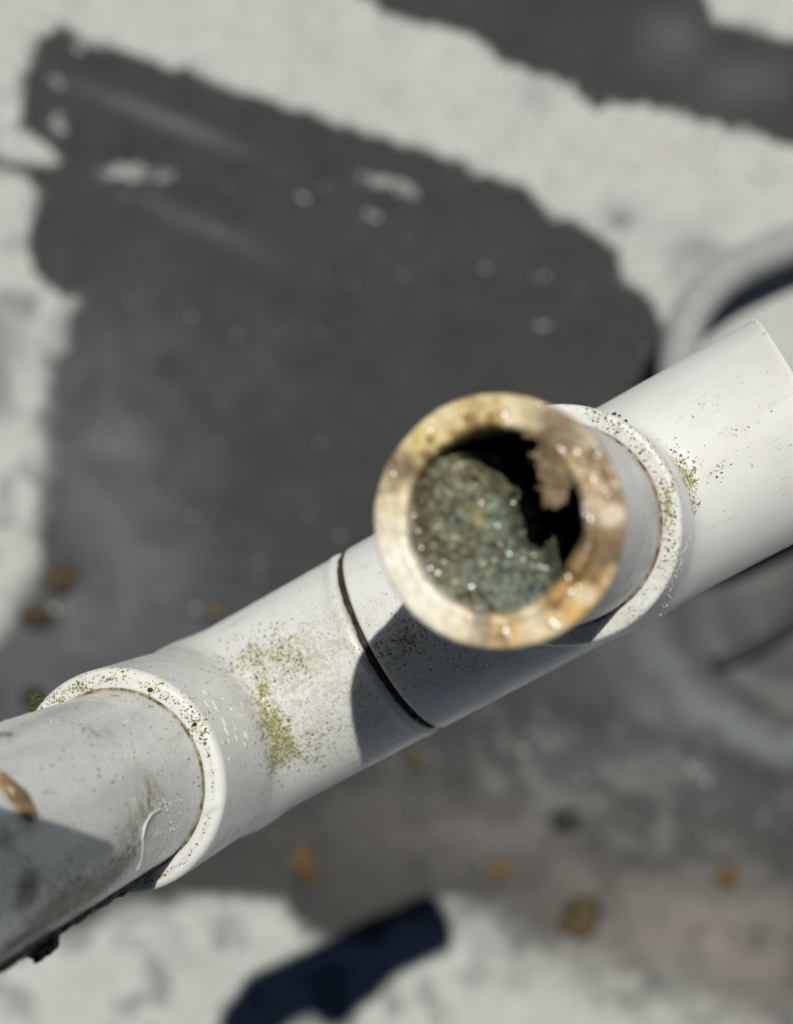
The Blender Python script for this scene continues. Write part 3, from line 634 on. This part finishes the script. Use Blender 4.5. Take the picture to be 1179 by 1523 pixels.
# moss tuft behind the elbow's socket, and dark crumbs on the branch
pm = []
for i in range(60):
    c0 = EC + SL * (EFACE - 0.10 - 0.12 * random.random()); p = march(elbow_sdf, 66, 1040)
    pm.append(lump(p + rng.normal(0, 0.022, 3) + (-CR) * 0.055 - CU * 0.02 + CV * -0.06, random.uniform(0.008, 0.02), i + 5, ICO2, (1, 1, 1), 0.5))
tag(mesh_obj('moss_tuft', *join(pm), M_MOSS, elbow), 'small dark green moss tuft on the far edge of the socket')
for px, py, r in [(913, 617, 3.6), (921, 619, 2.2), (930, 627, 3.0), (223, 1026, 3.6), (289, 1078, 3.0)]:
    f = tee_sdf if px > 600 else elbow_sdf; p = march(f, px, py)
    mesh_obj('dirt_crumb', *lump(p, r * px_scale(p), int(px), ICO3, (1.2, 1, 0.8), 0.4), M_SEAM, tee if px > 600 else elbow)

# flakes of dried mud along the underside of the inlet pipe
fl = []
ax_b = None
for i in range(170):
    t = random.uniform(EFACE + 0.15, EFACE + 1.9)
    base = EC + SL * t
    # direction of the pipe's lower outline as the lens sees it
    view = base - EYE; view /= np.linalg.norm(view); side = np.cross(SL, view); side /= np.linalg.norm(side)
    if side @ CU > 0: side = -side
    a = random.gauss(0.10, 0.22); n = side * math.cos(a) - view * math.sin(a); n /= np.linalg.norm(n)
    p = base + n * 0.500
    tdir = np.cross(n, SL); axes = np.stack([SL * 0.7 + tdir * 0.7, tdir * 0.7 - SL * 0.7, n])
    fl.append(lump(p, random.uniform(0.015, 0.062), i + 40, ICO2, (1.4, 0.7, 0.6), 0.6, 1.6, axes))
M_MUD = plain('grey_mud', (0.075, 0.066, 0.055), (0.16, 0.145, 0.12), 0.75, 900, 0.7)
tag(mesh_obj('mud_flakes', *join(fl), M_MUD, inlet), kind='stuff')

# ------------------------------------------------------------------ things on and in the pipe
def disc_lump(name, poly_px, z, mat, tint_fn, top, bottom, step=0.006, ragged=(14, 0.016)):
    """a solid with an irregular outline, lying across the stub at local height z"""
    poly = np.array([on_plane(x, y, z)[:2] for x, y in poly_px]); lo, hi = poly.min(0) - 0.03, poly.max(0) + 0.03
    gx, gy = np.arange(lo[0], hi[0], step), np.arange(lo[1], hi[1], step); X, Y = np.meshgrid(gx, gy, indexing='ij'); q = np.stack([X.ravel(), Y.ravel()], 1)
    wob = np.stack([fbm(np.c_[q, q[:, 0] * 0], ragged[0], 3, 3), fbm(np.c_[q, q[:, 0] * 0], ragged[0], 3, 8)], 1) * ragged[1]
    s = poly_sdf(poly, q + wob); keep = s < step * 0.5; idx = -np.ones(len(q), int); idx[keep] = np.arange(keep.sum())
    f = grid_faces(len(gx), len(gy)); f = f[(idx[f] >= 0).all(1)]; f = idx[f]; q, s = q[keep], np.minimum(s[keep], 0)
    used = np.unique(f); re = -np.ones(len(q), int); re[used] = np.arange(len(used)); f = re[f]; q, s = q[used], s[used]
    # outline vertices are those with an open edge
    e = np.sort(np.concatenate([f[:, [0, 1]], f[:, [1, 2]], f[:, [2, 3]], f[:, [3, 0]]]), axis=1); ue, ct = np.unique(e, axis=0, return_counts=True); rim = np.zeros(len(q), bool); rim[np.unique(ue[ct == 1])] = True
    zt = z + top(q, s); zb = z + bottom(q, s); zm = (zt + zb) / 2; zt = np.where(rim, zm, zt); zb = np.where(rim, zm, zb)
    n = len(q); lowidx = np.arange(n) + n; lowidx[rim] = np.arange(n)[rim]
    V = np.concatenate([np.c_[q, zt], np.c_[q, zb]]); F = np.concatenate([f, lowidx[f][:, ::-1]])
    u = np.unique(F); re = -np.ones(len(V), int); re[u] = np.arange(len(u)); V2 = V[u]; F = re[F]
    return mesh_obj(name, V2, F, mat, None, attrs={'tint': tint_fn(V2)})

SLZ = RIM - 0.20
def sl_top(q, s):
    P3 = np.c_[q, q[:, 0] * 0]; edge = np.maximum(smooth(0.0, -0.07, s), smooth(0.29, 0.34, np.hypot(q[:, 0], q[:, 1])) * smooth(0.12, 0.03, 0.85 * (q @ CR[:2]) + 0.52 * (q @ CU[:2])))
    xi = q @ CR[:2] / np.linalg.norm(CR[:2])
    return -0.32 * (1 - edge) + 0.060 * fbm(P3, 7, 4, 12) + 0.040 * fbm(P3, 24, 3, 14) + 0.020 * fbm(P3, 60, 2, 15) - 0.30 * xi
def sl_bot(q, s): return -0.45 - 0.25 * smooth(0, -0.1, s)
def sl_tint(V):
    n1, n2, n3 = fbm(V, 5, 4, 101), fbm(V, 24, 3, 111), fbm(V, 60, 2, 121); x = V[:, :2] @ CR[:2]; y = V[:, :2] @ CU[:2]
    def blend(b, c, w): w = np.clip(w, 0, 1)[:, None]; return b * (1 - w) + np.array(c)[None] * w
    col = np.tile(np.array([[0.25, 0.235, 0.155]]), (len(V), 1))
    col = blend(col, (0.175, 0.200, 0.160), smooth(-0.12, 0.10, x - 0.5 * y + 0.25 * n1)); col = blend(col, (0.20, 0.27, 0.24), smooth(0.15, 0.45, fbm(V, 9, 3, 141)) * 0.4); col = blend(col, (0.30, 0.27, 0.16), smooth(0.1, 0.5, n1) * 0.7)
    col = blend(col, (0.05, 0.05, 0.035), smooth(0.15, 0.4, n2) * 0.65); col = blend(col, (0.42, 0.42, 0.34), smooth(0.28, 0.55, -n2) * 0.35)
    col = blend(col, (0.55, 0.57, 0.49), smooth(0.42, 0.6, n3) * 0.3); col = blend(col, (0.03, 0.028, 0.02), smooth(0.42, 0.6, -n3) * 0.4)
    col = blend(col, (0.10, 0.065, 0.03), smooth(-0.22, -0.33, x + 0.35 * y * 0 + 0.05 * n1) * 0.8)
    for (px, py, r, c) in [(694, 710, 6, (0.20, 0.09, 0.06)), (742, 825, 4, (0.20, 0.08, 0.05)), (732, 757, 6, (0.38, 0.52, 0.47)), (738, 780, 7, (0.30, 0.42, 0.38)), (718, 768, 10, (0.36, 0.33, 0.13)), (705, 827, 6, (0.03, 0.02, 0.015)), (675, 765, 8, (0.07, 0.08, 0.07)), (797, 880, 14, (0.08, 0.12, 0.11))]:
        p = on_plane(px, py, SLZ)[:2]; col = blend(col, c, 0.95 * np.exp(-(((V[:, :2] - p) ** 2).sum(1)) / (r * 0.0029) ** 2))
    return col * np.array([[0.70, 0.73, 0.66]])
SL_POLY = [(560, 760), (575, 690), (615, 660), (650, 668), (690, 668), (722, 676), (742, 700), (760, 722), (772, 745), (776, 775), (786, 803), (797, 786), (808, 784), (822, 808), (830, 850), (838, 872), (860, 900), (800, 960), (700, 965), (600, 910)]
# keep the clump inside the bore
sludge_mat = attr_material('gritty_sludge', 0.34, 1500, 0.6, 0.2, 1400, 0.5, 0.0005, 0.6, 1700)
def clip_to_bore(poly, r=0.41):
    out = []
    for x, y in poly:
        p = on_plane(x, y, SLZ); k = np.hypot(p[0], p[1])
        if k > r: p = p * np.array([r / k, r / k, 1])
        w = to_cam(p); out.append((PW / 2 + FPX * w[0] / -w[2], PH / 2 - FPX * w[1] / -w[2]))
    return out
def chaikin(poly):
    return [(a[0] * w + b[0] * (1 - w), a[1] * w + b[1] * (1 - w)) for a, b in zip(poly, poly[1:] + poly[:1]) for w in (0.75, 0.25)]
def densify(poly, n=8):
    out = []
    for a, b in zip(poly, poly[1:] + poly[:1]):
        for k in range(n): out.append((a[0] + (b[0] - a[0]) * k / n, a[1] + (b[1] - a[1]) * k / n))
    return out
sludge = at_frame(disc_lump('sludge_plug', clip_to_bore(densify(chaikin(SL_POLY))), SLZ, sludge_mat, sl_tint, sl_top, sl_bot, 0.0055, (18, 0.04)))
tag(sludge, 'grey-green gritty sludge half filling the open mouth of the stub', 'sludge')

me_ = sludge.data; SBV = BVHTree.FromPolygons([v.co / U for v in me_.vertices], [tuple(p_.vertices) for p_ in me_.polygons]); beads = []
for px, py, r in [(615, 767, 5), (622, 790, 4), (640, 845, 5), (651, 852, 5), (626, 815, 4), (701, 873, 6), (716, 748, 4), (763, 748, 4), (740, 782, 4), (806, 800, 5), (757, 824, 5), (793, 825, 3), (803, 843, 4), (811, 845, 4), (778, 832, 3), (735, 833, 3), (690, 905, 4), (725, 684, 4), (660, 835, 3), (712, 903, 3), (745, 810, 3)]:
    p, n = hit(SBV, px, py)
    if p is None: continue
    h = R @ TO_SUN - ray(px, py); h /= np.linalg.norm(h); beads.append(bead(p, h, r * 1.5 * px_scale(p), 0.24))
tag(mesh_obj('water_beads', *join(beads), M_GEL, sludge), kind='stuff')

FLZ = RIM + 0.012
FL_POLY = [(786, 640), (806, 634), (836, 640), (854, 656), (862, 682), (857, 700), (846, 716), (834, 738), (822, 755), (808, 753), (798, 738), (797, 716), (789, 692), (794, 668), (786, 652)]
def fl_top(q, s): P3 = np.c_[q, q[:, 0] * 0]; return 0.016 * smooth(0, -0.05, s) + 0.030 * fbm(P3, 12, 4, 33)
def fl_bot(q, s): return -0.03 * smooth(0, -0.04, s) - 0.005
def fl_tint(V):
    n = fbm(V, 9, 4, 131); b = np.tile(np.array([[0.185, 0.135, 0.072]]), (len(V), 1)); w = smooth(-0.1, 0.5, n)[:, None]; return b * (1 - w) + np.array([[0.25, 0.185, 0.10]]) * w
flake = at_frame(disc_lump('slime_flake', chaikin(chaikin(FL_POLY)), FLZ, attr_material('tan_slime', 0.5, 900, 0.4, 0.12, 800, 0.35, 0.0003), fl_tint, fl_top, fl_bot, 0.004, (20, 0.055)))
tag(flake, 'tan tongue of slime hanging over the black opening of the stub', 'slime')

# brown blob on the inlet pipe and the black clump under it
def surface_lump(name, f, px, py, r_px, flat, seed, mat, ang, off=0.0):
    p = march(f, px, py); n = normal_at(f, p); a = CR * math.cos(ang) + CU * math.sin(ang); a = a - n * (a @ n); a /= np.linalg.norm(a); b = np.cross(n, a); k = px_scale(p)
    V, F = lump(np.zeros(3), 1, seed, ICO4, (1, 1, 1), 0.5, 1.7); V = V * np.array(flat) * r_px * k
    q = p + n * off * k
    return at_frame(mesh_obj(name, q + V @ np.stack([a, b, n]), F, mat))
M_BLOB = plain('wet_brown_mud', (0.30, 0.185, 0.075), (0.15, 0.10, 0.055), 0.28, 260, 0.5, 0.0006, 0.6)
tag(surface_lump('mud_blob', lpipe_sdf, 22, 1185, 36, (1.05, 0.66, 0.30), 3, M_BLOB, -0.65), 'glossy brown mud blob stuck on the lit side of the grey inlet pipe', 'mud blob')
M_BLACK = plain('black_mud', (0.016, 0.015, 0.013), (0.035, 0.032, 0.028), 0.7, 700, 0.7)
base = EC + SL * (EFACE + 1.30); view = base - EYE; view /= np.linalg.norm(view); side = np.cross(SL, view); side /= np.linalg.norm(side); side = -side if side @ CU > 0 else side
p = base + side * 0.51
V, F = lump(p, 0.085, 23, ICO4, (1.5, 1, 0.8), 0.4, 1.8, np.stack([SL, np.cross(side, SL), side]))
tag(at_frame(mesh_obj('mud_clump', V, F, M_BLACK)), 'black mud clump hanging from the underside of the grey inlet pipe', 'mud clump')

# ------------------------------------------------------------------ things on the roof
def rp(px, py, h): x, y = roof_xy(px, py); k = (CAMH - h) / CAMH; return (x * k, y * k, h)
hose_path = [rp(1900, 240, 0.45), rp(1600, 270, 0.45), rp(1330, 315, 0.8), rp(1179, 362, 1.2), rp(1095, 386, 1.4), rp(1035, 425, 1.6), rp(1003, 480, 2.0), rp(1000, 560, 2.5), rp(1010, 650, 2.9), rp(1030, 740, 3.1), rp(1060, 790, 3.1), rp(1110, 785, 3.0), rp(1179, 745, 2.8), rp(1300, 690, 2.2), rp(1500, 640, 1.2), rp(1700, 620, 0.5), rp(1900, 610, 0.42)]
hose = mesh_obj('hose', *tube(hose_path, 0.38), plain('grey_hose_rubber', (0.27, 0.275, 0.275), (0.33, 0.335, 0.33), 0.5, 120, 0.2))
tag(hose, 'pale grey hose curling across the roof behind the pipe', 'hose')

shadow_tube = mesh_obj('shadow_tube', *tube([rp(1066, 988, 0.16), rp(1090, 984, 0.17), rp(1120, 970, 0.2), rp(1150, 950, 0.3), rp(1182, 928, 0.4), rp(1260, 880, 0.4), rp(1400, 800, 0.25), rp(1700, 700, 0.17), rp(2000, 650, 0.17)], 0.15), plain('streak_black', (0.012, 0.014, 0.016), (0.02, 0.022, 0.024), 0.5, 120, 0.2))
tag(shadow_tube, 'thin black tube standing in for a shadow streak on the roof below the right end of the pipe', 'shadow_tube')  # dark tube added where only a shadow streak falls

clods = [(92, 862, 20, 1.0, 0, 'brown clod on the bluish roof, upper one of the pair left of the pipe'), (56, 914, 24, 0.6, 5, 'long brown clod on the bluish roof just under another clod'),
         (52, 1034, 17, 0.8, 0, 'dark olive clod on the roof close behind the elbow socket'), (455, 1283, 25, 0.7, 80, 'upright rusty clod on the roof just below the elbow'),
         (742, 1293, 15, 0.9, 0, 'small ochre clod on grey roof, right of the end of the pipe shadow'), (862, 1360, 31, 0.85, -60, 'biggest dark-edged brown clod, lying alone at the white coating edge'),
         (1079, 1303, 16, 0.8, 20, 'small amber clod nearest the right edge of the photo'), (617, 1132, 15, 0.8, 0, 'olive clod on the roof just below the pipe joint'),
         (322, 912, 15, 0.7, 25, 'tan clod half behind the upper edge of the elbow'), (845, 1218, 22, 0.7, 10, 'blackish clod on the grey roof between the stub and the biggest brown clod')]
for i, (px, py, r, fl_, ang, lab) in enumerate(clods):
    c1, c2 = [((0.15, 0.095, 0.035), (0.07, 0.05, 0.028)), ((0.12, 0.085, 0.035), (0.055, 0.042, 0.025)), ((0.05, 0.05, 0.02), (0.03, 0.028, 0.016)), ((0.20, 0.12, 0.045), (0.10, 0.07, 0.035)), ((0.28, 0.17, 0.04), (0.13, 0.09, 0.04)),
              ((0.19, 0.125, 0.05), (0.05, 0.045, 0.025)), ((0.26, 0.15, 0.04), (0.12, 0.085, 0.04)), ((0.13, 0.115, 0.045), (0.07, 0.065, 0.03)), ((0.22, 0.17, 0.09), (0.11, 0.085, 0.05)), ((0.035, 0.035, 0.026), (0.06, 0.055, 0.04))][i]
    x, y = roof_xy(px, py); rad = r * ROOFPX; V, F = lump(np.zeros(3), rad, i + 90, ICO4, (1, fl_, 0.5), 0.6, 1.7)
    o = mesh_obj('clod', V, F, plain('clod_earth', tuple(v * 0.62 for v in c1), tuple(v * 0.6 for v in c2), 0.8, 130, 0.8, 0.0015)); o.location = (x * U, y * U, (0.42 * rad) * U); o.rotation_euler = (0, 0, math.radians(-ang))
    tag(o, lab, 'clod', 'brown clods lying on the roof')

gr = []
clusters = [(90, 182, 8, 2), (165, 255, 22, 3), (225, 260, 18, 4), (118, 70, 10, 1), (362, 140, 6, 1), (535, 265, 6, 1), (572, 275, 8, 2), (610, 288, 14, 2), (548, 322, 6, 1), (455, 295, 5, 2), (808, 412, 5, 2), (810, 484, 5, 2), (730, 400, 5, 2), (700, 450, 4, 1), (115, 75, 8, 2), (88, 905, 9, 4), (290, 905, 7, 2), (770, 1115, 5, 1), (708, 1233, 4, 1), (1025, 1145, 12, 2), (1045, 1160, 14, 2), (860, 1170, 24, 2)]
pts = [(x + random.gauss(0, s), y + random.gauss(0, s * 0.4)) for x, y, s, n in clusters for _ in range(n)]
pts += [(random.uniform(60, 1179), random.uniform(250, 1300)) for _ in range(170)]
for i, (px, py) in enumerate(pts):
    x, y = roof_xy(px, py); big = i < sum(c[3] for c in clusters); r = (random.uniform(0.035, 0.09) if big else random.uniform(0.015, 0.05))
    gr.append(lump(np.array([x, y, 0.04]), r, i, ICO2, (1, 0.8, 0.7), 0.4))
tag(mesh_obj('grit', *join(gr), plain('pale_grit', (0.46, 0.455, 0.44), (0.28, 0.28, 0.27), 0.35, 300)), kind='stuff')

# made-up pipe outside the view, added so its cut end shades the inlet pipe
SHX, SHY, SHH = -1.05, -0.515, CAMH - 2.9
vp = [(SHX, SHY, SHH), (-11.0, SHY, SHH), (-11.5, SHY, SHH - 0.13), (-11.87, SHY, SHH - 0.5), (-12, SHY, SHH - 1.0), (-12, SHY, 0.0)]
def pipe_shell(path):
    Vo, Fo = tube(path, 0.55, 48, 240, (0, 1.0, 0), 3); Vi, Fi = tube(path, 0.40, 48, 240, (0, 1.0, 0), 3); n = len(Vo); k = 240
    ring = np.arange(48) * k; nx = np.roll(ring, -1); cap = np.stack([ring, nx, nx + n, ring + n], 1)
    return np.concatenate([Vo, Vi]), np.concatenate([Fo, Fi[:, ::-1] + n, cap])
V, F = pipe_shell(vp); F = np.ascontiguousarray(F)
shadow_caster = mesh_obj('shadow_caster_pipe', V, F, plain('caster_plastic', (0.72, 0.72, 0.70), (0.66, 0.66, 0.63), 0.4, 60, 0.1))
tag(shadow_caster, 'white unseen pipe added to cast a shadow on the inlet pipe', 'pipe')

# the strap that ties the inlet pipe to it, out of the picture
t0 = (-2.9 - to_cam(EC)[2]) / (SL @ R)[2]; ip = to_cam(EC) + (SL @ R) * t0; cx, cy, cz = ip[0], (ip[1] + SHY) / 2, SHH
e1, e2 = np.array([0, 1.0, 0]), np.array([1.0, 0, 1.0]) / math.sqrt(2); hy = abs(SHY - ip[1]) / 2 + 0.58; loop = []
for k in range(65):
    a = 2 * math.pi * k / 64; c_, s_ = math.cos(a), math.sin(a); loop.append(np.array([cx, cy, cz]) + e1 * hy * math.copysign(abs(c_) ** 0.55, c_) + e2 * 0.84 * math.copysign(abs(s_) ** 0.55, s_))
strap = mesh_obj('pipe_strap', *tube(loop, 0.06, 12, 160, tuple(np.cross(e1, e2)), 1), plain('strap_rubber', (0.02, 0.02, 0.02), (0.035, 0.035, 0.035), 0.5, 200, 0.2))
tag(strap, 'black strap tying the grey inlet pipe to the added shadow-casting pipe', 'strap')
